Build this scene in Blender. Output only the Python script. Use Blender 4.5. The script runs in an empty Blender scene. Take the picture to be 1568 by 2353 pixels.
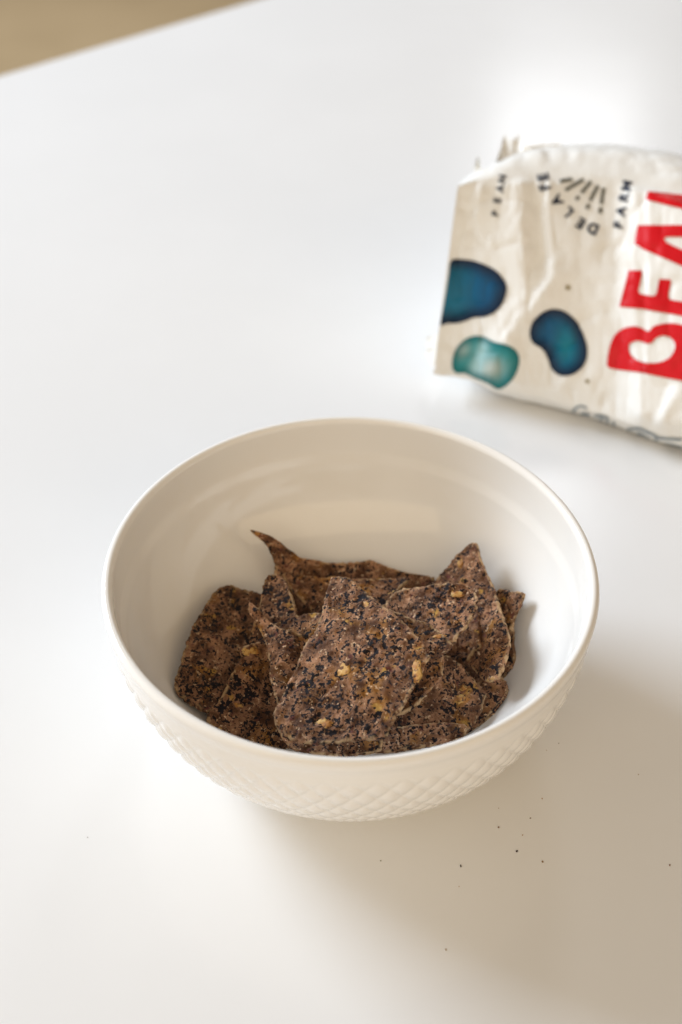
import bpy, bmesh, math, random
import numpy as np
from mathutils import Vector
from mathutils.bvhtree import BVHTree
from mathutils.geometry import tessellate_polygon

random.seed(7)
rng = np.random.default_rng(11)
scene = bpy.context.scene
col = scene.collection
MM = 0.001

# ------------------------------------------------------------------ camera
RIM_Z = 64.0                                   # bowl height, mm
CAM = np.array([-2.88, -320.93, 308.99 + RIM_Z])
PITCH = 0.72819
FPX = 50 / 24 * 1568                           # focal length in photo pixels (1568 wide)
FW = np.array([0, math.cos(PITCH), -math.sin(PITCH)])
RT = np.array([1.0, 0, 0])
UP = np.cross(RT, FW)

cam = bpy.data.cameras.new('camera')
cam.lens = 50
cam.sensor_fit = 'VERTICAL'
cam.sensor_height = 36
cam.sensor_width = 24
cam.clip_start = 0.01
cam.clip_end = 50
cam_o = bpy.data.objects.new('camera', cam)
cam_o.location = CAM * MM
cam_o.rotation_euler = (math.pi / 2 - PITCH, 0, 0)
col.objects.link(cam_o)
scene.camera = cam_o
cam.dof.use_dof = True
cam.dof.focus_distance = float((np.array([0, -20, 41]) - CAM) @ FW) * MM
cam.dof.aperture_fstop = 7.1
cam.dof.aperture_blades = 9

# ------------------------------------------------------------------ light
world = bpy.data.worlds.new('World')
scene.world = world
world.use_nodes = True
bg = world.node_tree.nodes['Background']
bg.inputs['Strength'].default_value = 1.0
# the room round the table: warm and dim, its pale walls to the left of and behind the camera brighter
_nt = world.node_tree
_tc = _nt.nodes.new('ShaderNodeTexCoord')
_dot = _nt.nodes.new('ShaderNodeVectorMath')
_dot.operation = 'DOT_PRODUCT'
_nt.links.new(_tc.outputs['Generated'], _dot.inputs[0])
_dot.inputs[1].default_value = (-0.78, -0.40, -0.48)
_mr = _nt.nodes.new('ShaderNodeMapRange')
_mr.inputs['From Min'].default_value = -1.0
_mr.inputs['From Max'].default_value = 1.0
_nt.links.new(_dot.outputs['Value'], _mr.inputs['Value'])
_mx = _nt.nodes.new('ShaderNodeMix')
_mx.data_type = 'RGBA'
_rg = [i for i in _mx.inputs if i.type == 'RGBA']
_rg[0].default_value = (0.135, 0.085, 0.038, 1)
_rg[1].default_value = (0.78, 0.745, 0.69, 1)
_nt.links.new(_mr.outputs['Result'], _mx.inputs[0])
_nt.links.new([o for o in _mx.outputs if o.type == 'RGBA'][0], bg.inputs['Color'])


def area(name, loc, target, sx, sy, power, color):
    l = bpy.data.lights.new(name, 'AREA')
    l.shape = 'RECTANGLE'
    l.size, l.size_y, l.energy, l.color = sx, sy, power, color
    o = bpy.data.objects.new(name, l)
    o.location = loc
    o.rotation_euler = (Vector(target) - Vector(loc)).to_track_quat('-Z', 'Y').to_euler()
    col.objects.link(o)
    return o


# a window to the back left gives the key light
area('window_light', (-2.16, 1.50, 1.34), (0, 0, 0.03), 1.25, 1.05, 98, (0.75, 0.86, 1.0))
# a second window far behind on the right, mirrored in the tabletop
area('far_window_light', (0.49, 2.55, 1.66), (0.15, 0.5, 0), 0.34, 1.25, 5.8, (0.94, 0.97, 1.0))
# the warm lit side of the room behind the photographer
area('room_light', (0.3, -2.35, 1.72), (0, 0, 0.03), 7.0, 1.35, 39, (1.0, 0.77, 0.48))

scene.view_settings.view_transform = 'Standard'
scene.view_settings.look = 'None'
scene.view_settings.exposure = 0.11
scene.view_settings.gamma = 1
scene.cycles.use_denoising = True
scene.cycles.denoising_prefilter = 'ACCURATE'
scene.cycles.use_adaptive_sampling = False
scene.cycles.sample_clamp_indirect = 3.0
scene.cycles.blur_glossy = 0.5


# ------------------------------------------------------------------ helpers
def ray(x, y):
    x = np.asarray(x, float)[..., None]
    y = np.asarray(y, float)[..., None]
    return FW + RT * (x - 784) / FPX - UP * (y - 1176.5) / FPX


def at(x, y, z):
    """point of the place seen at a photo pixel, at height z (mm)"""
    d = ray(x, y)
    return CAM + d * ((np.asarray(z, float)[..., None] - CAM[2]) / d[..., 2:3])


def proj(P):
    d = P - CAM
    z = d @ FW
    return 784 + FPX * (d @ RT) / z, 1176.5 - FPX * (d @ UP) / z


def lattice_noise(P, seed=0):
    """smooth value noise in -1..1 for an array of points"""
    P = np.asarray(P, float)
    i = np.floor(P).astype(np.int64)
    f = P - i
    f = f * f * f * (f * (f * 6 - 15) + 10)
    out = np.zeros(P.shape[:-1])
    for dx in (0, 1):
        wx = f[..., 0] if dx else 1 - f[..., 0]
        for dy in (0, 1):
            wy = f[..., 1] if dy else 1 - f[..., 1]
            for dz in (0, 1):
                wz = f[..., 2] if dz else 1 - f[..., 2]
                h = ((i[..., 0] + dx) * 73856093) ^ ((i[..., 1] + dy) * 19349663) ^ ((i[..., 2] + dz) * 83492791) ^ (seed * 2654435761)
                h = (h ^ (h >> 13)) * 1274126177
                h = (h ^ (h >> 16)) & 0xFFFF
                out += wx * wy * wz * (h / 32767.5 - 1)
    return out


def smooth(a, b, x):
    t = np.clip((x - a) / (b - a), 0, 1)
    return t * t * (3 - 2 * t)


def link(name, me, mat=None, parent=None, shade=True):
    o = bpy.data.objects.new(name, me)
    col.objects.link(o)
    if mat:
        me.materials.append(mat)
    if shade:
        me.polygons.foreach_set('use_smooth', np.ones(len(me.polygons), bool))
    if parent:
        o.parent = parent
    me.update()
    return o


def grid_mesh(name, V, faces):
    me = bpy.data.meshes.new(name)
    faces = np.asarray(faces, np.int32)
    me.vertices.add(len(V))
    me.vertices.foreach_set('co', (np.asarray(V) * MM).astype(np.float32).ravel())
    n, k = faces.shape
    me.loops.add(n * k)
    me.loops.foreach_set('vertex_index', faces.ravel())
    me.polygons.add(n)
    me.polygons.foreach_set('loop_start', np.arange(0, n * k, k, dtype=np.int32))
    me.polygons.foreach_set('loop_total', np.full(n, k, np.int32))
    me.update(calc_edges=True)
    me.validate()
    return me


def tag(o, label=None, cat=None, group=None, kind=None):
    for k, v in (('label', label), ('category', cat), ('group', group), ('kind', kind)):
        if v:
            o[k] = v


def ring_faces(nr, ns, base=0):
    """quads between nr closed rings of ns points"""
    r, s = np.meshgrid(np.arange(nr - 1), np.arange(ns), indexing='ij')
    s2 = (s + 1) % ns
    return np.stack([base + r * ns + s, base + r * ns + s2, base + (r + 1) * ns + s2, base + (r + 1) * ns + s], -1).reshape(-1, 4)


def catmull(pts, n):
    """closed Catmull-Rom (centripetal-ish) resampled to n points by length"""
    P = np.asarray(pts, float)
    k = len(P)
    t = np.linspace(0, 1, 12, endpoint=False)[:, None]
    segs = []
    for i in range(k):
        a, b, c, d = P[i - 1], P[i], P[(i + 1) % k], P[(i + 2) % k]
        L = np.linalg.norm(c - b)
        m1 = (c - a) / (np.linalg.norm(b - a) + L) * L
        m2 = (d - b) / (np.linalg.norm(d - c) + L) * L
        h = t
        segs.append((2*h**3-3*h**2+1)*b + (h**3-2*h**2+h)*m1 + (-2*h**3+3*h**2)*c + (h**3-h**2)*m2)
    Q = np.vstack(segs)
    Q2 = np.vstack([Q, Q[:1]])
    L = np.r_[0, np.cumsum(np.linalg.norm(np.diff(Q2, axis=0), axis=1))]
    s = np.linspace(0, L[-1], n, endpoint=False)
    return np.stack([np.interp(s, L, Q2[:, j]) for j in range(P.shape[1])], -1)


# ------------------------------------------------------------------ materials
def new_mat(name):
    m = bpy.data.materials.new(name)
    m.use_nodes = True
    nt = m.node_tree
    return m, nt, nt.nodes['Principled BSDF']


def N(nt, t, **kw):
    n = nt.nodes.new(t)
    for k, v in kw.items():
        if k in n.inputs:
            n.inputs[k].default_value = v
        else:
            setattr(n, k, v)
    return n


def noise(nt, vec, scale, detail=3, rough=0.55):
    n = N(nt, 'ShaderNodeTexNoise', Scale=scale, Detail=detail, Roughness=rough)
    nt.links.new(vec, n.inputs['Vector'])
    return n.outputs['Fac']


def ramp(nt, fac, a, b, interp='LINEAR'):
    n = N(nt, 'ShaderNodeMapRange')
    n.interpolation_type = 'SMOOTHSTEP'
    n.inputs['From Min'].default_value = a
    n.inputs['From Max'].default_value = b
    nt.links.new(fac, n.inputs['Value'])
    return n.outputs['Result']


def mixc(nt, fac, a, b):
    n = nt.nodes.new('ShaderNodeMix')
    n.data_type = 'RGBA'
    ins = [i for i in n.inputs if i.type == 'RGBA']
    for s, v in zip(ins, (a, b)):
        if isinstance(v, tuple):
            s.default_value = (*v, 1)
        else:
            nt.links.new(v, s)
    if isinstance(fac, float):
        n.inputs[0].default_value = fac
    else:
        nt.links.new(fac, n.inputs[0])
    return [o for o in n.outputs if o.type == 'RGBA'][0]


def bump(nt, bsdf, h, strength, dist):
    b = N(nt, 'ShaderNodeBump', Strength=strength, Distance=dist)
    nt.links.new(h, b.inputs['Height'])
    nt.links.new(b.outputs['Normal'], bsdf.inputs['Normal'])


# white laminate
M_table, nt, b = new_mat('white_laminate')
tc = N(nt, 'ShaderNodeTexCoord').outputs['Object']
nt.links.new(mixc(nt, ramp(nt, noise(nt, tc, 9, 4), .35, .7), (.845, .845, .84), (.865, .865, .86)), b.inputs['Base Color'])
mr = N(nt, 'ShaderNodeMapRange')
nt.links.new(noise(nt, tc, 30, 4), mr.inputs['Value'])
mr.inputs['To Min'].default_value = .15
mr.inputs['To Max'].default_value = .21
nt.links.new(mr.outputs['Result'], b.inputs['Roughness'])
bump(nt, b, noise(nt, tc, 900, 2), .05, .0002)

# tan floor
M_floor, nt, b = new_mat('tan_floor')
tc = N(nt, 'ShaderNodeTexCoord').outputs['Object']
nt.links.new(mixc(nt, ramp(nt, noise(nt, tc, 2.2, 5), .35, .7), (.395, .285, .155), (.47, .345, .195)), b.inputs['Base Color'])
b.inputs['Roughness'].default_value = .55

# glazed porcelain
M_bowl, nt, b = new_mat('white_porcelain')
b.inputs['Base Color'].default_value = (.89, .86, .81, 1)
b.inputs['Roughness'].default_value = .09
b.inputs['IOR'].default_value = 1.5
b.inputs['Subsurface Weight'].default_value = .0
tc = N(nt, 'ShaderNodeTexCoord').outputs['Object']
bump(nt, b, noise(nt, tc, 60, 2), .06, .001)


# corn chip
def chip_material(name, lo, hi):
    m, nt, b = new_mat(name)
    oi = N(nt, 'ShaderNodeObjectInfo')
    tc = N(nt, 'ShaderNodeTexCoord').outputs['Object']
    add = N(nt, 'ShaderNodeVectorMath', operation='ADD')
    nt.links.new(tc, add.inputs[0])
    sc = N(nt, 'ShaderNodeVectorMath', operation='SCALE')
    cx = N(nt, 'ShaderNodeCombineXYZ')
    for k in ('X', 'Y', 'Z'):
        nt.links.new(oi.outputs['Random'], cx.inputs[k])
    nt.links.new(cx.outputs[0], sc.inputs[0])
    sc.inputs['Scale'].default_value = 3.1
    nt.links.new(sc.outputs[0], add.inputs[1])
    v = add.outputs[0]
    c = mixc(nt, ramp(nt, noise(nt, v, 240, 5, .62), .36, .66), lo, hi)
    c = mixc(nt, ramp(nt, noise(nt, v, 95, 2), .54, .74), c, (.38, .17, .035))         # warm corn patches
    c = mixc(nt, ramp(nt, noise(nt, v, 310, 2), .60, .74), c, (.15, .048, .035))          # purple skin
    c = mixc(nt, ramp(nt, noise(nt, v, 700, 4, .6), .58, .68), c, (.76, .51, .31))       # pale grains
    c = mixc(nt, ramp(nt, noise(nt, v, 190, 3, .5), .66, .72), c, (.52, .29, .07))       # yellow corn
    c = mixc(nt, ramp(nt, noise(nt, v, 42, 3), .55, .78), c, (.14, .060, .022))           # toasted areas
    low = noise(nt, v, 75, 2)
    for scl, rg, a0, a1, dc in ((480, .66, .560, .600, (.012, .009, .011)), (950, .5, .58, .63, (.018, .011, .010))):
        sub = N(nt, 'ShaderNodeMath', operation='MULTIPLY_ADD')
        nt.links.new(low, sub.inputs[0])
        sub.inputs[1].default_value = .20
        nt.links.new(noise(nt, v, scl, 3, rg), sub.inputs[2])
        c = mixc(nt, ramp(nt, sub.outputs[0], a0 + .085, a1 + .085), c, dc)               # dark bean skin, in drifts
    ea = N(nt, 'ShaderNodeAttribute')
    ea.attribute_name = 'broken_lit_edge'
    em = N(nt, 'ShaderNodeMath', operation='MULTIPLY')
    nt.links.new(ea.outputs['Fac'], em.inputs[0])
    nt.links.new(ramp(nt, noise(nt, v, 380, 3), .44, .60), em.inputs[1])
    c = mixc(nt, em.outputs[0], c, (.55, .36, .19))                                      # paler broken edge, also painting in the light along chip rims
    hs = N(nt, 'ShaderNodeHueSaturation')
    vr = N(nt, 'ShaderNodeMapRange')
    nt.links.new(oi.outputs['Random'], vr.inputs['Value'])
    vr.inputs['To Min'].default_value = .80
    vr.inputs['To Max'].default_value = 1.18
    nt.links.new(vr.outputs['Result'], hs.inputs['Value'])
    nt.links.new(c, hs.inputs['Color'])
    nt.links.new(hs.outputs['Color'], b.inputs['Base Color'])                             # no two baked alike
    b.inputs['Roughness'].default_value = .58
    b.inputs['Specular IOR Level'].default_value = .2
    bump(nt, b, noise(nt, v, 1300, 4, .65), 1.0, .0007)
    return m


M_chip = chip_material('corn_chip', (.092, .037, .015), (.48, .248, .132))
M_corn, nt, b = new_mat('yellow_corn_piece')
tc = N(nt, 'ShaderNodeTexCoord').outputs['Object']
c = mixc(nt, ramp(nt, noise(nt, tc, 500, 3), .40, .62), (.62, .36, .10), (.42, .17, .03))
nt.links.new(mixc(nt, ramp(nt, noise(nt, tc, 900, 3), .56, .66), c, (.16, .075, .035)), b.inputs['Base Color'])
b.inputs['Roughness'].default_value = .55
bump(nt, b, noise(nt, tc, 1500, 3), .7, .0004)

# bag film and prints
M_film, nt, b = new_mat('white_printed_film')
b.inputs['Base Color'].default_value = (.88, .865, .82, 1)
b.inputs['Roughness'].default_value = .42
b.inputs['Specular IOR Level'].default_value = .3
tc = N(nt, 'ShaderNodeTexCoord').outputs['Object']
bump(nt, b, noise(nt, tc, 120, 3), .25, .002)


def flat_mat(name, c, rough=.35):
    m, nt, b = new_mat(name)
    b.inputs['Base Color'].default_value = (*c, 1)
    b.inputs['Roughness'].default_value = rough
    b.inputs['Specular IOR Level'].default_value = .3
    return m


M_red = flat_mat('red_ink', (.66, .002, .008), .38)
M_navy = flat_mat('navy_ink', (.012, .020, .045))
M_ray = flat_mat('grey_green_ink', (.13, .125, .10))
M_doodle = flat_mat('grey_blue_ink', (.24, .28, .30))
M_speck = flat_mat('olive_ink', (.30, .24, .12))
M_bean, nt, b = new_mat('bean_print')
at_n = N(nt, 'ShaderNodeVertexColor')
at_n.layer_name = 'print'
nt.links.new(at_n.outputs['Color'], b.inputs['Base Color'])
b.inputs['Roughness'].default_value = .42
b.inputs['Specular IOR Level'].default_value = .25

# ------------------------------------------------------------------ setting: floor and table
me = bpy.data.meshes.new('floor')
bm = bmesh.new()
bmesh.ops.create_grid(bm, x_segments=2, y_segments=2, size=6)
bm.to_mesh(me)
bm.free()
o = link('floor', me, M_floor, shade=False)
o.location = (0, 2, -.74)
tag(o, kind='structure')

e0, e1 = at(0, 172, 0.), at(590, -2, 0.)
ex = (e1 - e0) / np.linalg.norm(e1 - e0)
ey = np.array([ex[1], -ex[0], 0])              # from the edge towards the camera side
bm = bmesh.new()
c0 = e0 - ex * 620
pts = [c0, c0 + ex * 1900, c0 + ex * 1900 + ey * 1150, c0 + ey * 1150]
top = [bm.verts.new(p * MM) for p in pts]
low = [bm.verts.new((p - np.array([0, 0, 28])) * MM) for p in pts]
bm.faces.new(top)
bm.faces.new(low[::-1])
for i in range(4):
    bm.faces.new((top[i], low[i], low[(i + 1) % 4], top[(i + 1) % 4]))
bmesh.ops.recalc_face_normals(bm, faces=bm.faces)
bmesh.ops.bevel(bm, geom=[e for e in bm.edges], offset=.002, segments=3, affect='EDGES')
me = bpy.data.meshes.new('table')
bm.to_mesh(me)
bm.free()
o = link('table', me, M_table, shade=False)
tag(o, 'smooth white tabletop under the bowl and the snack bag', 'table')

# ------------------------------------------------------------------ bowl
RF, PN, RMAX = 41.0, 2.2, 77.0


def r_out(z):
    t = np.clip((RIM_Z - z) / RIM_Z, 0, 1)
    c = (1 - (RF / RMAX) ** PN) ** (1 / PN)
    return RMAX * (1 - (t * c) ** PN) ** (1 / PN)


FLOOR_Z, RI0, RIMAX = 7.0, 24.0, 73.6


def r_in(z):
    t = np.clip((RIM_Z - z) / (RIM_Z - FLOOR_Z), 0, 1)
    c = (1 - (RI0 / RIMAX) ** 2.25) ** (1 / 2.25)
    return RIMAX * (1 - (t * c) ** 2.25) ** (1 / 2.25)


NS = 1152
th = np.linspace(0, 2 * np.pi, NS, endpoint=False)
prof = []                                       # (r, z, relief weight, arc position)
# inside: floor centre -> up the wall
for r in np.linspace(0.6, RI0, 10):
    prof.append((r, FLOOR_Z - 0.6 * (1 - (r / RI0) ** 2), 0))
ang = np.linspace(0, 1, 42)[1:]
for z in FLOOR_Z + (RIM_Z - 2.2 - FLOOR_Z) * ang ** 1.6:
    band = smooth(RIM_Z - 16.5, RIM_Z - 14.5, z) * .55
    prof.append((r_in(z) + band, z, 0))
# rounded lip
cx, cz = (r_in(RIM_Z - 2.2) + .55 + 77.6) / 2, RIM_Z - 2.2
rx = (77.6 - r_in(RIM_Z - 2.2) - .55) / 2
for a in np.linspace(math.pi, 0, 14)[1:-1]:
    prof.append((cx + rx * math.cos(a), cz + 2.2 * math.sin(a), 0))
# lip bead to smooth band
for z in np.linspace(RIM_Z - 2.2, RIM_Z - 9, 10):
    s = smooth(RIM_Z - 6.5, RIM_Z - 2.5, z)
    prof.append((r_out(z) + .6 * s - .1, z, 0))
zs = []
phi = np.linspace(0, 1, 120)[1:]
for z in (RIM_Z - 9) * (1 - phi) ** 1.35:
    zs.append(max(z, .0))
for z in zs:
    prof.append((float(r_out(z)), z, float(smooth(RIM_Z - 10, RIM_Z - 13, z) * smooth(1.0, 4.0, z))))
prof.append((RF - 3, .0, 0))
prof.append((RF - 5, 1.2, 0))
prof.append((RF - 9, 3.0, 0))
prof.append((0.6, 3.2, 0))
prof = np.array(prof)
arc = np.r_[0, np.cumsum(np.hypot(*np.diff(prof[:, :2], axis=0).T))]
R = np.repeat(prof[:, 0:1], NS, 1)
Z = np.repeat(prof[:, 1:2], NS, 1)
T = np.repeat(th[None], len(prof), 0)
# diamond relief: two families of helical grooves, pitch follows the narrowing radius
ND = 64
s_loc = np.zeros(len(prof))
rel = prof[:, 2] > 0
ds = np.r_[0, np.diff(arc)] / np.maximum(prof[:, 0], 20)
s_loc[:] = np.cumsum(ds * rel)
u = ND * T / (2 * np.pi)
v = (ND * s_loc / (2 * np.pi) * .72)[:, None]
g1 = np.abs(np.sin(np.pi * (u + v) ))
g2 = np.abs(np.sin(np.pi * (u - v) ))
pil = (np.clip(g1, 0, 1) ** .38) * (np.clip(g2, 0, 1) ** .38)
amp = prof[:, 2:3] * (.55 + .45 * prof[:, 0:1] / 77) * .85
hgt = amp * (pil - .6)
# surface normal in the profile plane
tr = np.gradient(prof[:, 0])
tz = np.gradient(prof[:, 1])
ln = np.hypot(tr, tz) + 1e-9
nr, nz = (-tz / ln)[:, None], (tr / ln)[:, None]
nr, nz = np.abs(nr), -np.abs(nz)
R2, Z2 = R + nr * hgt, Z + nz * hgt
V = np.stack([R2 * np.cos(T), R2 * np.sin(T), Z2], -1).reshape(-1, 3)
F = ring_faces(len(prof), NS)[:, ::-1]
nv = len(V)
V = np.vstack([V, [[0, 0, FLOOR_Z - .6], [0, 0, 3.2]]])
tri0 = [(nv, i, (i + 1) % NS, (i + 1) % NS) for i in range(NS)]
me = grid_mesh('bowl', V, F)
bm = bmesh.new()
bm.from_mesh(me)
bm.verts.ensure_lookup_table()
L = (len(prof) - 1) * NS
for i in range(NS):
    j = (i + 1) % NS
    bm.faces.new((bm.verts[nv], bm.verts[i], bm.verts[j]))
    bm.faces.new((bm.verts[nv + 1], bm.verts[L + j], bm.verts[L + i]))
bmesh.ops.recalc_face_normals(bm, faces=bm.faces)
bm.to_mesh(me)
bm.free()
bowl = link('bowl', me, M_bowl)
tag(bowl, 'round white porcelain bowl with raised diamond pattern, holding the dark chips', 'bowl')

# ------------------------------------------------------------------ chips
KR, MS = 46, 380
radii = 1 - (1 - np.linspace(0, 1, KR + 1)[1:]) ** 1.25


def keep_inside(P, margin=1.3):
    """slide points that would pass through the porcelain back towards the eye / the bowl axis"""
    P = P.copy()
    for _ in range(30):
        r = np.hypot(P[..., 0], P[..., 1])
        over = (r - (r_in(np.maximum(P[..., 2], FLOOR_Z)) - margin))
        low = FLOOR_Z + margin - P[..., 2]
        bad = (over > 0) | (low > 0)
        if not bad.any():
            break
        back = P[..., 1] > 0
        d = CAM - P
        d /= np.linalg.norm(d, axis=-1, keepdims=True)
        step = np.where(bad & (back | (low > 0)), .6, 0)[..., None]
        P += d * step
        f = np.where((over > 0) & ~back, 1 - np.clip(over, 0, 2) * .5 / np.maximum(r, 1), 1)
        P[..., 0] *= f
        P[..., 1] *= f
    return P


chips = {}
chip_idx = [0]


def chip(label, outline, centre, anchor, normal, bumps=(), thick=1.6, corn=(), ridge=None, fold=None):
    k = chip_idx[0]
    chip_idx[0] += 1
    n = np.array(normal, float)
    n /= np.linalg.norm(n)
    A = at(anchor[0], anchor[1], float(anchor[2]))
    O = catmull(outline, MS)
    # ragged edge
    tt = np.arange(MS) / MS * 2 * np.pi
    q = np.stack([O[:, 0] / 26, O[:, 1] / 26, np.full(MS, k * 7.3)], -1)
    q2 = q * 3.1
    c = np.array(centre, float)
    out_d = O - c
    out_l = np.linalg.norm(out_d, axis=1, keepdims=True)
    O = O + out_d / out_l * (lattice_noise(q, 5)[:, None] * 1.3 + lattice_noise(q2, 6)[:, None] * 2.2 + lattice_noise(q2 * 2.3, 7)[:, None] * 1.6)
    rr = radii[:, None, None]
    G = c + (O - c)[None] * rr                    # (KR, MS, 2) photo positions
    G = np.concatenate([G, ], 0)
    d = ray(G[..., 0], G[..., 1])
    t = ((A - CAM) @ n) / (d @ n)
    lift = np.zeros(t.shape)
    for (bx, by, sg, am) in bumps:
        lift += am * np.exp(-((G[..., 0] - bx) ** 2 + (G[..., 1] - by) ** 2) / (2 * sg * sg))
    if fold:                                      # a crease line: everything on one side bends away
        for (x0, y0, x1, y1, slope) in fold:
            L = math.hypot(x1 - x0, y1 - y0)
            dist = ((G[..., 0] - x0) * (y1 - y0) - (G[..., 1] - y0) * (x1 - x0)) / L
            lift += slope * (np.sqrt(np.maximum(dist, 0) ** 2 + 64) - 8) * .13
    dn = np.linalg.norm(d, axis=-1)
    P = CAM + d * (t - lift / dn)[..., None]
    P = keep_inside(P)
    # slow waviness
    w = lattice_noise(P / 17 + k * 3.7, 1) * .8 + lattice_noise(P / 7 + k * 1.7, 2) * .3
    # numeric normals
    du = np.roll(P, -1, 1) - np.roll(P, 1, 1)
    dv = np.gradient(P, axis=0)
    nn = np.cross(dv, du)
    nn /= np.linalg.norm(nn, axis=-1, keepdims=True) + 1e-12
    flip = np.sign(((CAM - P) * nn).sum(-1).mean())
    nn *= flip
    P = P + nn * w[..., None]
    edge_d = (1 - radii)[:, None] * (out_l[:, 0] * .135)[None]     # mm to the rim, roughly
    prof_t = np.sqrt(np.clip(1 - (1 - np.clip(edge_d / .6, 0, 1)) ** 2, 0, 1))

    def rough(Q, sd):
        r = lattice_noise(Q / 4.5 + k, sd + 7) * .42 + lattice_noise(Q / 2.4 + k, sd) * .46 + lattice_noise(Q / 1.15 + k, sd + 1) * .40
        b = np.clip(lattice_noise(Q / 3.0 + k * 2, sd + 2) - .30, 0, 1) * .9      # grains that stand proud
        p = -np.clip(lattice_noise(Q / 3.1 + k * 5, sd + 3) - .45, 0, 1) * .6      # pits
        return r + b + p
    half = thick / 2
    front = P + nn * ((half * prof_t + rough(P, 20) * np.clip(edge_d / .6, .35, 1)))[..., None]
    backs = P - nn * ((half * prof_t + rough(P + 50, 40) * np.clip(edge_d / .6, .0, 1)))[..., None]
    cf = front[0].mean(0, keepdims=True)
    cb = backs[0].mean(0, keepdims=True)
    V = np.vstack([front.reshape(-1, 3), backs.reshape(-1, 3), cf, cb])
    nf = KR * MS
    F1 = ring_faces(KR, MS)
    F2 = ring_faces(KR, MS, nf)[:, ::-1]
    a = (KR - 1) * MS + np.arange(MS)
    a2 = (KR - 1) * MS + (np.arange(MS) + 1) % MS
    F3 = np.stack([a, a2, a2 + nf, a + nf], -1)
    F = np.vstack([F1, F2, F3])
    if flip < 0:
        pass
    # the small hole in the middle closes with triangles, written as a strip of quads across
    i = np.arange(0, MS, 2)
    i1, i2 = (i + 1) % MS, (i + 2) % MS
    F4 = np.stack([np.full(len(i), 2 * nf), i2, i1, i], -1)
    F5 = np.stack([np.full(len(i), 2 * nf + 1), nf + i, nf + i1, nf + i2], -1)
    F = np.vstack([F, F4, F5])
    org = P.reshape(-1, 3).mean(0)
    me = grid_mesh('corn_chip', V - org, F)
    bm = bmesh.new()
    bm.from_mesh(me)
    bmesh.ops.recalc_face_normals(bm, faces=bm.faces)
    bm.to_mesh(me)
    bm.free()
    ew = np.broadcast_to(.9 * (1 - smooth(.3, 1.25, edge_d)), (KR, MS)).reshape(-1)  # pale rim weight: broken corn, widened to paint lit edge bands
    fa = me.attributes.new('broken_lit_edge', 'FLOAT', 'POINT')
    fa.data.foreach_set('value', np.concatenate([ew, ew, [0, 0]]).astype(np.float32))
    o = link('corn_chip', me, M_chip)
    o.location = org * MM
    tag(o, label, 'chip', 'dark corn chips heaped in the bowl')
    # proud bits of corn, pressed into the face
    for (px, py, rx_, ry_) in corn:
        dd = ((G - np.array([px, py])) ** 2).sum(-1)
        ij = np.unravel_index(dd.argmin(), dd.shape)
        p, m = front[ij], nn[ij]
        bmk = bmesh.new()
        bmesh.ops.create_icosphere(bmk, subdivisions=3, radius=1)
        ax = np.cross(m, RT)
        ax /= np.linalg.norm(ax)
        bx = np.cross(ax, m)
        sa = random.uniform(0, 3)
        for vv in bmk.verts:
            w3 = np.array(vv.co)
            j = 1 + .45 * lattice_noise(w3[None] * 1.5 + px, 3)[0] + .45 * lattice_noise(w3[None] * 4 + px, 5)[0]
            w3 = w3 * j
            wx, wy = w3[0] * rx_ * .135, w3[1] * ry_ * .135
            loc = bx * wx + ax * wy + m * (w3[2] * .17 - .03)
            vv.co = (p + loc - org) * MM
        mk = bpy.data.meshes.new('corn_piece')
        bmk.to_mesh(mk)
        bmk.free()
        link('corn_piece', mk, M_corn, o)
    return o


# photo outlines; each chip lies on its own plane inside the bowl
chip('broad square chip lying on top at the front centre of the heap',
     [(756,1344),(761,1331),(772,1324),(795,1325),(813,1332),(826,1345),(847,1366),(868,1381),(881,1394),(906,1412),(928,1432),(947,1450),(966,1474),(988,1511),(982,1524),(966,1555),(948,1588),(934,1617),(913,1641),(904,1659),(893,1682),(884,1696),(863,1698),(819,1703),(784,1705),(725,1709),(681,1706),(654,1690),(635,1670),(631,1640),(645,1612),(666,1573),(684,1529),(701,1482),(725,1447),(740,1403),(748,1368)],
     (810, 1540), (800, 1520, 46.5), (-.24, -.24, .94),
     bumps=[(800, 1520, 120, 2.5), (640, 1650, 40, 1.5), (890, 1690, 50, -1.5)],
     corn=[(792, 1540, 13, 15), (745, 1666, 17, 9), (961, 1548, 9, 22), (846, 1388, 9, 13)])

chip('curled chip with raised pointed corner, left of the top chip',
     [(577,1388),(575,1402),(585,1419),(605,1460),(614,1488),(617,1524),(622,1558),(631,1593),(640,1625),(672,1640),(720,1610),(770,1560),(790,1500),(765,1462),(719,1458),(704,1460),(684,1456),(666,1452),(646,1445),(622,1429),(605,1412),(591,1396)],
     (672, 1525), (680, 1530, 37), (-.50, -.20, .84),
     bumps=[(577, 1390, 26, 5), (640, 1500, 30, 1.5)], fold=[(650, 1440, 628, 1620, -1.1)])

chip('small upright chip with rounded top, behind the curled chip',
     [(608,1342),(617,1325),(637,1319),(653,1330),(666,1359),(678,1388),(684,1414),(704,1411),(734,1409),(770,1440),(760,1490),(700,1520),(640,1520),(596,1500),(573,1477),(576,1456),(590,1412),(599,1380)],
     (655, 1435), (640, 1400, 35), (-.42, -.28, .86), bumps=[(640, 1330, 30, -2)])

chip('slanting chip at the lower left with an orange corn corner',
     [(567,1482),(552,1497),(556,1510),(543,1527),(531,1553),(517,1580),(502,1611),(480,1642),(478,1668),(520,1694),(580,1712),(650,1722),(700,1712),(705,1640),(680,1560),(640,1500),(600,1478)],
     (600, 1610), (600, 1600, 22), (.25, -.42, .87), bumps=[(560, 1490, 40, 3)],
     corn=[(576, 1499, 20, 10), (542, 1620, 18, 7)])

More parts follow.
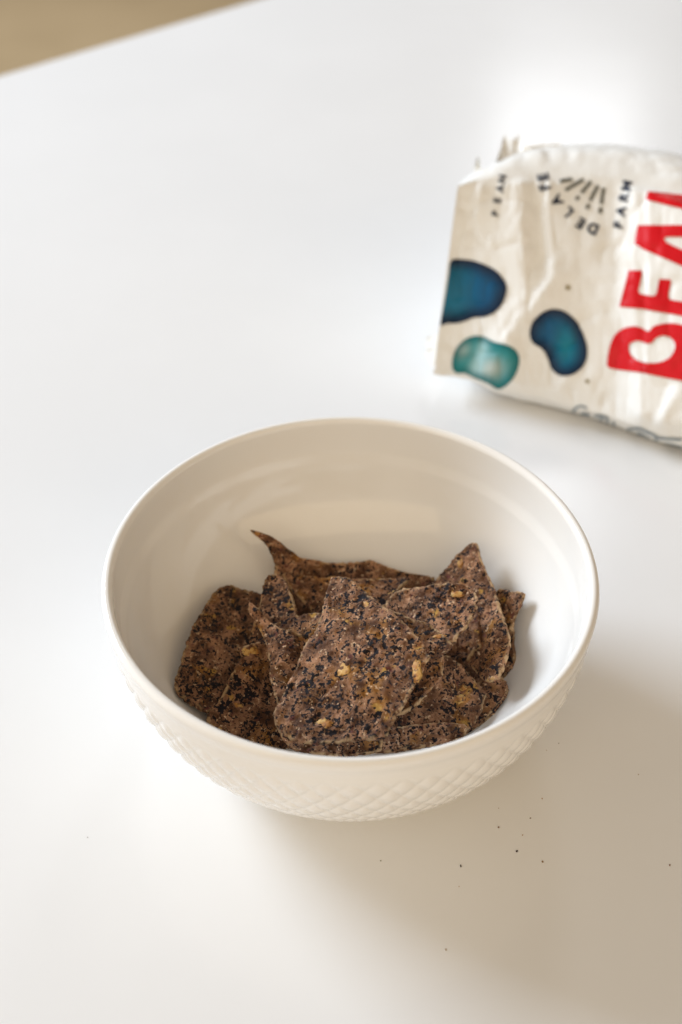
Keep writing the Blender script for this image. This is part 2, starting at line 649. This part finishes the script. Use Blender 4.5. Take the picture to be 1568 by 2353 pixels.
chip('large dark chip leaning on the left wall of the bowl',
     [(482,1375),(496,1357),(515,1348),(540,1346),(562,1354),(599,1363),(640,1390),(665,1460),(650,1560),(590,1620),(520,1648),(470,1638),(432,1617),(404,1592),(401,1568),(411,1538),(429,1474),(446,1435),(467,1398)],
     (520, 1490), (500, 1480, 25), (.34, -.12, .93), bumps=[(500, 1380, 60, -2)])

chip('curled chip at the back with a thin horn pointing up left',
     [(575,1218),(590,1220),(606,1225),(622,1232),(643,1248),(666,1268),(690,1280),(725,1287),(754,1292),(798,1291),(834,1290),(855,1287),(878,1297),(907,1309),(951,1318),(1001,1331),(1010,1380),(930,1420),(800,1445),(700,1430),(655,1380),(633,1330),(631,1296),(624,1274),(611,1251),(594,1235)],
     (790, 1360), (800, 1370, 15), (0, -.60, .80), bumps=[(575, 1218, 70, 12), (650, 1260, 60, 3), (860, 1290, 60, -3)])

chip('pale brown chip tucked behind the top chip with a sharp right corner',
     [(648,1318),(690,1322),(735,1327),(780,1325),(819,1329),(863,1331),(913,1327),(943,1326),(925,1344),(913,1362),(898,1377),(882,1396),(840,1430),(780,1440),(735,1420),(716,1402),(690,1376),(663,1346)],
     (800, 1375), (800, 1380, 26), (-.20, -.16, .97), bumps=[(943, 1327, 40, 3), (700, 1320, 70, -2)],
     corn=[(905, 1368, 14, 11)])

chip('tall pointed chip standing against the right wall of the bowl',
     [(1086,1248),(1098,1252),(1103,1272),(1112,1300),(1127,1333),(1139,1359),(1150,1394),(1162,1429),(1172,1465),(1174,1486),(1166,1514),(1159,1541),(1137,1568),(1112,1560),(1092,1544),(1076,1526),(1088,1508),(1100,1494),(1108,1488),(1092,1470),(1060,1490),(1010,1480),(970,1420),(972,1360),(1001,1330),(1016,1312),(1039,1288),(1063,1264)],
     (1100, 1400), (1110, 1420, 30), (-.52, -.24, .82), bumps=[(1100, 1255, 60, 0), (1150, 1540, 50, 5), (1090, 1500, 22, -3)], fold=[(1130, 1560, 1065, 1300, -.5)],
     corn=[(1060, 1300, 8, 10)])

chip('chip with a broad rounded end, in front of the tall pointed chip',
     [(922,1354),(940,1352),(980,1347),(1010,1343),(1034,1340),(1060,1342),(1078,1350),(1092,1362),(1101,1377),(1099,1397),(1087,1421),(1077,1438),(1057,1462),(1042,1480),(1000,1500),(940,1470),(895,1425),(886,1392),(900,1370)],
     (1000, 1415), (1000, 1420, 37), (-.48, -.42, .77), bumps=[(1090, 1360, 40, -4), (910, 1380, 50, -4)],
     corn=[(1052, 1368, 14, 6)])

chip('small chip corner showing at the far right against the bowl wall',
     [(1145,1354),(1171,1356),(1197,1359),(1206,1363),(1200,1382),(1192,1401),(1183,1427),(1180,1456),(1181,1485),(1180,1514),(1172,1544),(1163,1566),(1128,1540),(1112,1470),(1118,1400)],
     (1155, 1450), (1170, 1420, 28), (-.62, -.30, .72))

chip('torn chip just behind the right edge of the top chip',
     [(887,1403),(904,1405),(928,1415),(957,1427),(986,1435),(1007,1450),(1022,1464),(1041,1485),(1034,1495),(1022,1500),(1022,1523),(1016,1547),(1013,1562),(1001,1576),(980,1594),(968,1612),(951,1630),(905,1640),(845,1560),(840,1440)],
     (940, 1520), (950, 1510, 42), (-.05, -.30, .95), bumps=[(1040, 1485, 40, 2)],
     corn=[(1012, 1468, 15, 5)])

chip('wide chip at the lower right with a pale crumbly bottom edge',
     [(1024,1503),(1037,1508),(1057,1526),(1071,1541),(1089,1561),(1107,1579),(1115,1594),(1112,1617),(1101,1646),(1093,1661),(1080,1677),(1057,1682),(1010,1685),(951,1690),(907,1697),(888,1691),(870,1640),(915,1570),(975,1515)],
     (1005, 1610), (1010, 1610, 24), (.25, -.38, .89), bumps=[(1090, 1660, 60, 1)],
     corn=[(1066, 1586, 10, 10), (1060, 1614, 18, 13), (938, 1689, 20, 5), (1010, 1683, 20, 4)])

chip('dark chip low at the far right beside the front rim',
     [(1163,1567),(1171,1585),(1180,1599),(1184,1620),(1160,1641),(1120,1668),(1075,1690),(1050,1680),(1060,1620),(1100,1570),(1135,1555)],
     (1115, 1625), (1150, 1610, 20), (-.2, -.18, .96))

chip('dark chip at the very bottom, showing under the wide lower right chip',
     [(845,1675),(900,1672),(960,1668),(1020,1664),(1072,1672),(1060,1698),(960,1722),(880,1730),(830,1715)],
     (935, 1697), (950, 1700, 23), (0, -.25, .96))

chip('chip showing as a narrow strip under the front edge of the top chip',
     [(640,1668),(700,1660),(790,1660),(884,1680),(881,1704),(877,1724),(800,1738),(720,1734),(665,1716)],
     (770, 1698), (780, 1715, 27), (-.1, -.3, .95))

chip('dark chip deep in the gap between the torn chip and the tall pointed chip',
     [(1005,1436),(1060,1428),(1105,1440),(1130,1490),(1128,1560),(1085,1600),(1020,1580),(985,1510)],
     (1060, 1510), (1060, 1500, 19), (.05, -.30, .95))

# ------------------------------------------------------------------ crumbs on the table
CR = [(1284, 1708, 5, 'dark', 'grey brown crumb on the table close to the right side of the bowl'),
      (1256, 1724, 4, 'pale', 'faint tan crumb just inside of the grey brown one by the bowl'),
      (1246, 1835, 5, 'orange', 'small orange crumb on the table level with the bowl foot'),
      (1146, 1857, 4, 'pale', 'faint grey crumb closest to the front of the bowl in its shadow'),
      (1219, 1880, 6, 'dark', 'dark brown crumb just above right of the blackest crumb'),
      (1146, 1901, 7, 'brown', 'brown crumb straight below the faint grey one in the shadow'),
      (1201, 1919, 5, 'orange', 'tiny orange crumb right above the blackest crumb'),
      (1188, 1956, 9, 'black', 'blackest and largest crumb in the shadow of the bowl'),
      (1247, 1980, 8, 'tan', 'rounded tan and brown crumb right of the blackest crumb'),
      (1059, 1990, 8, 'black', 'long black green crumb left of the blackest crumb'),
      (1055, 2037, 4, 'orange', 'faint orange crumb below the long black green crumb'),
      (875, 1978, 5, 'green', 'olive crumb in the shadow, left end of the scatter'),
      (1025, 2182, 7, 'pale', 'beige crumb at the lower edge of the bowl shadow'),
      (1539, 1988, 7, 'brown', 'reddish brown crumb near the right edge of the photo'),
      (1467, 1780, 5, 'pale', 'pale yellow crumb right of the bowl, far from the others'),
      (202, 1924, 4, 'dark', 'lone speck on the bright table left of the bowl')]
CM = {'dark': (.20, .14, .10), 'pale': (.42, .31, .19), 'orange': (.40, .20, .05), 'brown': (.22, .11, .045),
      'black': (.05, .03, .022), 'tan': (.26, .15, .06), 'green': (.20, .18, .08)}
CMAT = {k: flat_mat('crumb_' + k, c, .7) for k, c in CM.items()}
for i, (px, py, s, c, lab) in enumerate(CR):
    p = at(px, py, 0.)
    bm = bmesh.new()
    bmesh.ops.create_icosphere(bm, subdivisions=3, radius=1)
    ang = random.uniform(0, 3.1)
    rad = s * .037
    el = 1.5 if 'long' in lab else random.uniform(1.0, 1.25)
    for v in bm.verts:
        w = np.array(v.co)
        w = w * (1 + .35 * lattice_noise(w[None] * 1.4 + i * 9, 4)[0] + .12 * lattice_noise(w[None] * 4 + i * 9, 8)[0])
        w = np.array([w[0] * el, w[1] / el, w[2] * .7 + .55]) * rad
        w[2] = max(w[2], 0.02)
        v.co = Vector((w[0] * math.cos(ang) - w[1] * math.sin(ang), w[0] * math.sin(ang) + w[1] * math.cos(ang), w[2])) * MM
    me = bpy.data.meshes.new('crumb')
    bm.to_mesh(me)
    bm.free()
    o = link('crumb', me, CMAT[c])
    o.location = p * MM
    tag(o, lab, 'crumb', 'crumbs scattered on the table')

# ------------------------------------------------------------------ snack bag
bag = bpy.data.objects.new('snack_bag', None)
col.objects.link(bag)
tag(bag, 'crumpled white snack bag with red BEAN lettering and blue beans, lying on its side', 'snack bag')


def curve3(rows, n):
    """polyline of (px, py, z) rows -> n smooth points in the place"""
    P = np.array([at(a, b_, float(c)) for a, b_, c in rows])
    t = np.linspace(0, len(P) - 1, n)
    i = np.clip(t.astype(int), 0, len(P) - 2)
    f = (t - i)[:, None]
    a = P[np.maximum(i - 1, 0)]
    b_ = P[i]
    c = P[i + 1]
    d = P[np.minimum(i + 2, len(P) - 1)]
    return .5 * (2 * b_ + (c - a) * f + (2 * a - 5 * b_ + 4 * c - d) * f ** 2 + (3 * b_ - a - 3 * c + d) * f ** 3)


NU = 170
low_c = curve3([(996, 853, 13), (1068, 862, 12), (1144, 897, 9), (1230, 915, 9), (1310, 935, 9), (1400, 960, 9.5), (1500, 995, 10), (1600, 1020, 11), (1780, 1060, 12), (1980, 1100, 13)], NU)
top_c = curve3([(1052, 428, 78), (1100, 413, 79), (1150, 406, 80), (1210, 402, 80), (1280, 402, 80), (1400, 408, 80), (1480, 425, 79), (1568, 455, 78), (1750, 530, 75), (1950, 640, 70)], NU)
bak_c = curve3([(1064, 414, 72), (1090, 398, 74), (1140, 378, 75), (1200, 352, 76), (1290, 334, 77), (1400, 332, 77), (1480, 342, 77), (1568, 358, 76), (1750, 430, 70), (1950, 540, 62)], NU)
uu = np.linspace(0, 1, NU)[:, None]
bb_c = bak_c + np.array([16, 6, 0]) * np.clip(1.2 - uu * 3, 0, 1) + np.array([2, 10, 0])
bb_c[:, 2] = 1.0
ct_c = low_c + np.array([2, 7, 0]) * np.clip(uu * 4, .15, 1)
ct_c[:, 2] = 10.5 - 9.6 * smooth(0, .3, uu[:, 0])
fn = np.cross(top_c - low_c, np.gradient(low_c, axis=0))
fn /= np.linalg.norm(fn, axis=1, keepdims=True)
if (fn[:, 1].mean()) > 0:
    fn = -fn
segs = [(low_c, top_c, 70), (top_c, bak_c, 18), (bak_c, bb_c, 24), (bb_c, ct_c, 14), (ct_c, low_c, 12)]
rings, wts, vv_ = [], [], []
for si, (a, b_, n) in enumerate(segs):
    for j in range(n):
        t = j / n
        P = a + (b_ - a) * t
        if si == 0:
            P = P + fn * (math.sin(math.pi * t) * 5 * smooth(.0, .25, uu))
        if si == 1:
            P = P + np.array([0, 0, 1]) * math.sin(math.pi * t) * 4 * smooth(.02, .3, uu)
        if si == 4:
            P = P - np.array([0, 1, 0]) * math.sin(math.pi * t) * 1.5
        rings.append(P)
        wts.append(si)
        vv_.append(t)
G = np.array(rings)                             # (ring, NU, 3)
si_a = np.array(wts)
t_a = np.array(vv_)


def band(px, py, pts, w, amp, tail):
    """a crease whose left flank catches the window: quick rise, slow fall"""
    ys = [p[1] for p in pts]
    xs = [p[0] for p in pts]
    xc = np.interp(py, ys, xs)
    d = px - xc
    return amp * smooth(-w, w, d) * np.exp(-np.maximum(d - w, 0) / tail)


fr = si_a == 0
px, py = proj(G[fr])
tt = t_a[fr][:, None]
h = band(px, py, [(1170, 400), (1176, 590), (1187, 683), (1140, 770), (1100, 870)], 30, 3.0, 45)
h = h + band(px, py, [(1245, 400), (1258, 573), (1264, 636), (1228, 690), (1165, 770)], 16, 2.0, 60)
h = h + band(px, py, [(1440, 400), (1437, 560), (1435, 700), (1447, 900)], 30, 3.0, 160) + .030 * np.clip(px - 1450, 0, 160)
h = h + band(px, py, [(1100, 400), (1085, 480), (1065, 560)], 16, 1.4, 20) * smooth(560, 470, py)
h = h + band(px, py, [(1290, 860), (1230, 960)], 20, 1.2, 40) * smooth(830, 880, py)
h = h + band(px, py, [(1490, 780), (1470, 900)], 10, .7, 30)
h = h + band(px, py, [(1560, 880), (1500, 1000)], 16, 1.8, 40) * smooth(860, 930, py)
q = np.stack([px / 70, py / 110, np.zeros_like(px)], -1)
h = h + lattice_noise(q, 3) * .7 + lattice_noise(q * 2.3, 9) * .3
for sc_, am_, sd_ in ((1.3, .9, 21), (2.6, .5, 22)):
    h = h - am_ * np.exp(-np.abs(lattice_noise(q * sc_ + sd_, sd_)) / .10)
h = h * smooth(0, .04, uu[:, 0])[None] * smooth(0, .06, tt) * smooth(0, .05, 1 - tt)
G[fr] += fn[None] * h[..., None]
# crinkle on the rest of the skin
q = G / np.array([9, 9, 9])
cr = (np.abs(lattice_noise(q, 12)) * 1.6 + lattice_noise(q * 2.2, 13) * .5)
wr = np.where(si_a == 1, 1.0, np.where(si_a == 0, 0.06, .7))
wr = np.where(si_a == 1, np.sin(np.pi * t_a) * .6 + .05, wr)
G[..., 2] += np.maximum(cr * wr[:, None], -.6) * np.where(si_a >= 2, .2, 1)[:, None]
G[..., 1] += (cr * np.where((si_a == 4) | (si_a == 2), .6, 0)[:, None])
G[..., 2] = np.maximum(G[..., 2], .35)
nr_ = len(G)
Gt = G.transpose(1, 0, 2)                       # (NU, ring, 3): closed rings along the length
V = Gt.reshape(-1, 3)
F = ring_faces(NU, nr_)
capc = [Gt[0].mean(0), Gt[-1].mean(0)]
nv = len(V)
V = np.vstack([V, capc])
me = grid_mesh('bag_body', V, F)
bm = bmesh.new()
bm.from_mesh(me)
bm.verts.ensure_lookup_table()
for i in range(nr_):
    j = (i + 1) % nr_
    bm.faces.new((bm.verts[nv], bm.verts[j], bm.verts[i]))
    bm.faces.new((bm.verts[nv + 1], bm.verts[(NU - 1) * nr_ + i], bm.verts[(NU - 1) * nr_ + j]))
bmesh.ops.recalc_face_normals(bm, faces=bm.faces)
bm.to_mesh(me)
bvh = BVHTree.FromBMesh(bm)
bm.free()
link('bag_body', me, M_film, bag)


def hit(px, py):
    for k in range(60):
        d = ray(px + k * 1.5, py)
        d = d / np.linalg.norm(d)
        loc, nor, idx, dist = bvh.ray_cast(Vector(CAM * MM), Vector(d))
        if loc is not None and loc[2] > 0:
            nor = Vector(nor)
            if nor.dot(Vector(d)) > 0:
                nor = -nor
            return loc, nor
    return None, None


def decal(name, loops, mat, step=9, offset=.35, colour=None):
    """ink printed on the bag: a thin sheet laid on its skin"""
    loops = [[Vector((x, y, 0)) for x, y in lp] for lp in loops]
    flat = [v for lp in loops for v in lp]
    bm = bmesh.new()
    vs = [bm.verts.new(v) for v in flat]
    for t in tessellate_polygon(loops):
        if len(set(t)) == 3:
            try:
                bm.faces.new([vs[i] for i in t])
            except ValueError:
                pass
    for _ in range(9):
        long_e = [e for e in bm.edges if e.calc_length() > step]
        if not long_e:
            break
        bmesh.ops.subdivide_edges(bm, edges=long_e, cuts=1)
        bmesh.ops.triangulate(bm, faces=[f for f in bm.faces if len(f.verts) > 3])
    flatco = [(v.co.x, v.co.y) for v in bm.verts]
    for v in bm.verts:
        loc, nor = hit(v.co.x, v.co.y)
        if loc is None:
            v.tag = True
            continue
        v.co = loc + nor * (offset * MM)
    cols = [colour(x, y) for x, y in flatco] if colour else None
    bm.verts.index_update()
    me = bpy.data.meshes.new(name)
    bm.to_mesh(me)
    bm.free()
    if cols:
        ca = me.color_attributes.new('print', 'FLOAT_COLOR', 'POINT')
        for i, c in enumerate(cols):
            ca.data[i].color = (*c, 1)
    return link(name, me, mat, bag)


def smooth_loop(pts, n=70):
    return [tuple(p) for p in catmull(pts, n)]


def edge_dist(loop):
    A = np.array(loop)
    B = np.roll(A, -1, 0)

    def f(x, y):
        p = np.array([x, y])
        ab = B - A
        t = np.clip(((p - A) * ab).sum(1) / ((ab ** 2).sum(1) + 1e-9), 0, 1)
        return np.linalg.norm(A + ab * t[:, None] - p, axis=1).min()
    return f


def lerp3(a, b_, t):
    return tuple(a[i] + (b_[i] - a[i]) * t for i in range(3))


NAVY, TEAL, BLUE = (.001, .012, .040), (.002, .19, .27), (.001, .085, .20)
bean1 = smooth_loop([(1037, 598), (1063, 596), (1090, 600), (1118, 610), (1140, 622), (1156, 639), (1165, 658), (1163, 678), (1154, 700), (1137, 719), (1115, 728), (1088, 731), (1068, 739), (1046, 744), (1024, 744), (1012, 750), (1018, 712), (1025, 672), (1031, 632)])
d1 = edge_dist(bean1)


def c1(x, y):
    d = d1(x, y) if x > 1060 else min(d1(x, y) + max(0, 1060 - x), (y - 597) if y < 672 else 742 - y)
    t = max(0, min(1, d / 42))
    t = t * t * (3 - 2 * t)
    return lerp3(NAVY, lerp3(BLUE, (.002, .14, .24), max(0, min(1, (1110 - x) / 60))), t)


decal('printed_bean', [bean1], M_bean, 8, colour=c1)
bean2 = smooth_loop([(1272, 710), (1294, 714), (1316, 729), (1332, 749), (1343, 774), (1350, 801), (1347, 829), (1332, 851), (1310, 863), (1288, 863), (1272, 853), (1263, 837), (1256, 817), (1244, 801), (1225, 789), (1218, 774), (1219, 752), (1230, 732), (1250, 716)])
d2 = edge_dist(bean2)


def c2(x, y):
    t = max(0, min(1, d2(x, y) / 36))
    t = t * t * (3 - 2 * t)
    g = math.exp(-(((x - 1302) / 26) ** 2 + ((y - 795) / 46) ** 2))
    return lerp3(NAVY, lerp3(BLUE, TEAL, g), t)


decal('printed_bean', [bean2], M_bean, 8, colour=c2)
bean3 = smooth_loop([(1040, 826), (1047, 804), (1066, 782), (1090, 772), (1112, 774), (1137, 786), (1167, 793), (1187, 807), (1194, 826), (1189, 850), (1178, 872), (1159, 889), (1144, 894), (1123, 881), (1090, 868), (1068, 858), (1049, 858), (1040, 848)])
d3 = edge_dist(bean3)


def c3(x, y):
    t = max(0, min(1, d3(x, y) / 20))
    teal = lerp3((.002, .10, .11), (.01, .26, .27), max(0, min(1, (1100 - abs(x - 1100)) / 1200)))
    pale = (.50, .55, .50)
    g = math.exp(-(((x - 1126) / 34) ** 2 + ((y - 846) / 26) ** 2))
    g2 = math.exp(-((x - 1090 - (860 - y) * .35) / 15) ** 2)
    g3 = math.exp(-(((x - 1060) / 20) ** 2 + ((y - 800) / 22) ** 2)) * .7
    c = lerp3(teal, pale, max(g * .9, g3))
    c = lerp3(c, (.42, .66, .68), g2 * .8)
    return lerp3((.004, .13, .14), c, t)


decal('printed_bean', [bean3], M_bean, 7, colour=c3)

# red lettering, reading up the picture
decal('printed_letter', [
    smooth_loop([(1395, 840), (1398, 812), (1407, 781), (1420, 763), (1436, 754), (1460, 750), (1475, 754), (1491, 762), (1500, 752), (1519, 745), (1541, 743), (1568, 747), (1600, 760), (1616, 785), (1622, 820), (1620, 884), (1568, 875), (1519, 866), (1464, 855), (1409, 848), (1398, 844)], 110),
    smooth_loop([(1447, 792), (1457, 785), (1471, 784), (1488, 790), (1499, 787), (1508, 777), (1524, 772), (1541, 777), (1551, 789), (1551, 803), (1541, 820), (1523, 831), (1500, 835), (1479, 833), (1460, 825), (1448, 811)], 60)], M_red)
decal('printed_letter', [[(1445, 622), (1476, 623), (1468, 668), (1470, 674), (1475, 677), (1500, 681), (1506, 679), (1509, 674), (1514, 646), (1517, 641), (1541, 643), (1542.5, 648), (1536, 680), (1537, 685), (1541, 689), (1600, 700), (1612, 660), (1640, 664), (1622, 742), (1568, 727), (1537, 721), (1482, 711), (1424, 705)]], M_red)
decal('printed_letter', [[(1466, 518), (1568, 518), (1660, 520), (1660, 548), (1622, 547), (1622, 598), (1660, 616), (1660, 655), (1568, 612), (1480, 574), (1459, 561)],
                         [(1526, 549), (1530, 546), (1536, 545), (1596, 546), (1596, 588), (1568, 575), (1530, 557)]], M_red)
decal('printed_letter', [[(1489, 441), (1568, 449), (1660, 470), (1660, 505), (1568, 481), (1485, 460)]], M_red)


def glyph(ch, cx, cy, right, size, squash=1.0, bold=.02):
    fc = bpy.data.curves.new('glyph', 'FONT')
    fc.body = ch
    fc.offset = bold
    fo = bpy.data.objects.new('glyph', fc)
    col.objects.link(fo)
    dg = bpy.context.evaluated_depsgraph_get()
    m = fo.evaluated_get(dg).to_mesh()
    co = np.array([v.co[:2] for v in m.vertices])
    tris = [tuple(p.vertices) for p in m.polygons]
    fo.evaluated_get(dg).to_mesh_clear()
    bpy.data.objects.remove(fo)
    bpy.data.curves.remove(fc)
    c = (co.max(0) + co.min(0)) / 2
    hgt = co[:, 1].max() - co[:, 1].min()
    co = (co - c) / hgt * size
    r = np.array(right, float)
    r /= np.linalg.norm(r)
    upv = np.array([r[1], -r[0]])
    P = np.array([cx, cy]) + co[:, :1] * r * squash + co[:, 1:] * upv
    bm = bmesh.new()
    vs = [bm.verts.new((*p, 0)) for p in P]
    for t in tris:
        try:
            bm.faces.new([vs[i] for i in t])
        except ValueError:
            pass
    for _ in range(4):
        le = [e for e in bm.edges if e.calc_length() > 6]
        if not le:
            break
        bmesh.ops.subdivide_edges(bm, edges=le, cuts=1)
        bmesh.ops.triangulate(bm, faces=[f for f in bm.faces if len(f.verts) > 3])
    for v in bm.verts:
        loc, nor = hit(v.co.x, v.co.y)
        if loc:
            v.co = loc + nor * (.35 * MM)
    me = bpy.data.meshes.new('printed_letter')
    bm.to_mesh(me)
    bm.free()
    return link('printed_letter', me, M_navy, bag)


for ch, x, y, r in (('D', 1362, 526, (-.90, -.40)), ('E', 1334, 514, (-.85, -.52)), ('L', 1305, 488, (-.66, -.75)),
                    ('A', 1279, 462, (-.5, -.86)), ('F', 1252, 430, (-.3, -.95)), ('E', 1248, 408, (-.2, -.98))):
    glyph(ch, x, y, r, 26, 1.0, .045)
for ch, x, y in (('F', 1421, 517), ('A', 1427, 486), ('R', 1434, 453), ('M', 1440, 428)):
    glyph(ch, x, y, (.2, -.98), 22, 1.1, .045)
for ch, x, y in (('B', 1139, 490), ('E', 1143, 461), ('A', 1150, 434), ('N', 1154, 412)):
    glyph(ch, x, y, (.15, -.99), 17, 1.1, .045)


def stroke(name, pts, w, mat):
    P = np.array(pts, float)
    d = np.gradient(P, axis=0)
    d /= np.linalg.norm(d, axis=1, keepdims=True)
    n = np.stack([-d[:, 1], d[:, 0]], -1) * w / 2
    decal(name, [[tuple(p) for p in P + n] + [tuple(p) for p in (P - n)[::-1]]], mat, 7)


def z2(x, y):
    return (1280.8 + .18316 * x, 344.6 + .18316 * y)


def z4(x, y):
    return (1206.2 + .2308 * x, 861.5 + .2308 * y)


for a, b_ in (((330, 375), (100, 510)), ((425, 400), (300, 545)), ((272, 585), (232, 630)), ((510, 450), (412, 645)), ((395, 685), (368, 745)), ((582, 480), (552, 685)), ((548, 725), (535, 800)), ((190, 372), (30, 400))):
    stroke('printed_ray', [z2(*a), z2(*b_)], 8.5, M_ray)
for pl in ([(470, 410), (478, 360), (510, 325), (560, 308), (620, 330)], [(625, 440), (655, 465)], [(690, 400), (760, 405), (830, 430)],
           [(830, 430), (820, 505)], [(880, 460), (900, 530)], [(1010, 545), (1080, 530), (1150, 532), (1250, 580), (1310, 605)],
           [(1312, 600), (1292, 690)], [(1320, 622), (1440, 635), (1568, 640)], [(1425, 750), (1455, 772)], [(1540, 735), (1565, 760)],
           [(540, 400), (590, 380), (650, 395)], [(700, 440), (720, 480)], [(760, 420), (770, 470)], [(940, 560), (1000, 590), (1060, 600)], [(1120, 570), (1180, 600), (1240, 640)], [(1380, 690), (1470, 700), (1568, 720)]):
    stroke('printed_doodle', [z4(*p) for p in pl], 6, M_doodle)
for cx_, cy_, r_ in ((1305, 661, 6), (1350, 876, 5)):
    decal('printed_speck', [[(cx_ + r_ * math.cos(a), cy_ + r_ * math.sin(a)) for a in np.linspace(0, 6.283, 12, endpoint=False)]], M_speck)


# the torn, crumpled top of the bag sticking up behind the fold
def crumple(name, rows, zlow, zhigh, seed):
    rows = np.array(rows, float)                # top and bottom photo outline, left to right
    n, m = 60, 26
    t = np.linspace(0, len(rows) - 1, n)
    lo = np.stack([np.interp(t, np.arange(len(rows)), rows[:, k]) for k in (0, 1)], -1)
    hi = np.stack([np.interp(t, np.arange(len(rows)), rows[:, k]) for k in (2, 3)], -1)
    s = np.linspace(0, 1, m)[:, None, None]
    Q = lo + (hi - lo) * s
    Zh = zlow + (zhigh - zlow) * s[..., 0] + 0 * Q[..., 0]
    P = at(Q[..., 0], Q[..., 1], Zh)
    q = P / 7 + seed
    cr = np.abs(lattice_noise(q, 31)) * 5 + lattice_noise(q * 2.3, 32) * 1.2
    P[..., 1] += cr - 1.5
    back = P + np.array([.0, .5, .0])
    V = np.vstack([P.reshape(-1, 3), back.reshape(-1, 3)])
    r, c = np.meshgrid(np.arange(m - 1), np.arange(n - 1), indexing='ij')
    f = np.stack([r * n + c, r * n + c + 1, (r + 1) * n + c + 1, (r + 1) * n + c], -1).reshape(-1, 4)
    me = grid_mesh(name, V, np.vstack([f, f[:, ::-1] + n * m]))
    return link(name, me, M_film, bag, shade=True)


crumple('torn_flap', [(1136, 392, 1140, 368), (1150, 392, 1160, 316), (1170, 392, 1178, 326), (1190, 390, 1192, 311), (1205, 388, 1204, 334), (1245, 388, 1240, 336), (1290, 388, 1290, 330)], 73, 79, 3)
crumple('torn_corner', [(1089, 392, 1093, 372), (1097, 396, 1098, 356), (1106, 392, 1104, 374)], 70, 75, 9)
crumple('folded_flap', [(979, 815, 982, 784), (988, 836, 990, 772), (1001, 850, 1008, 768)], 15, 17, 5)
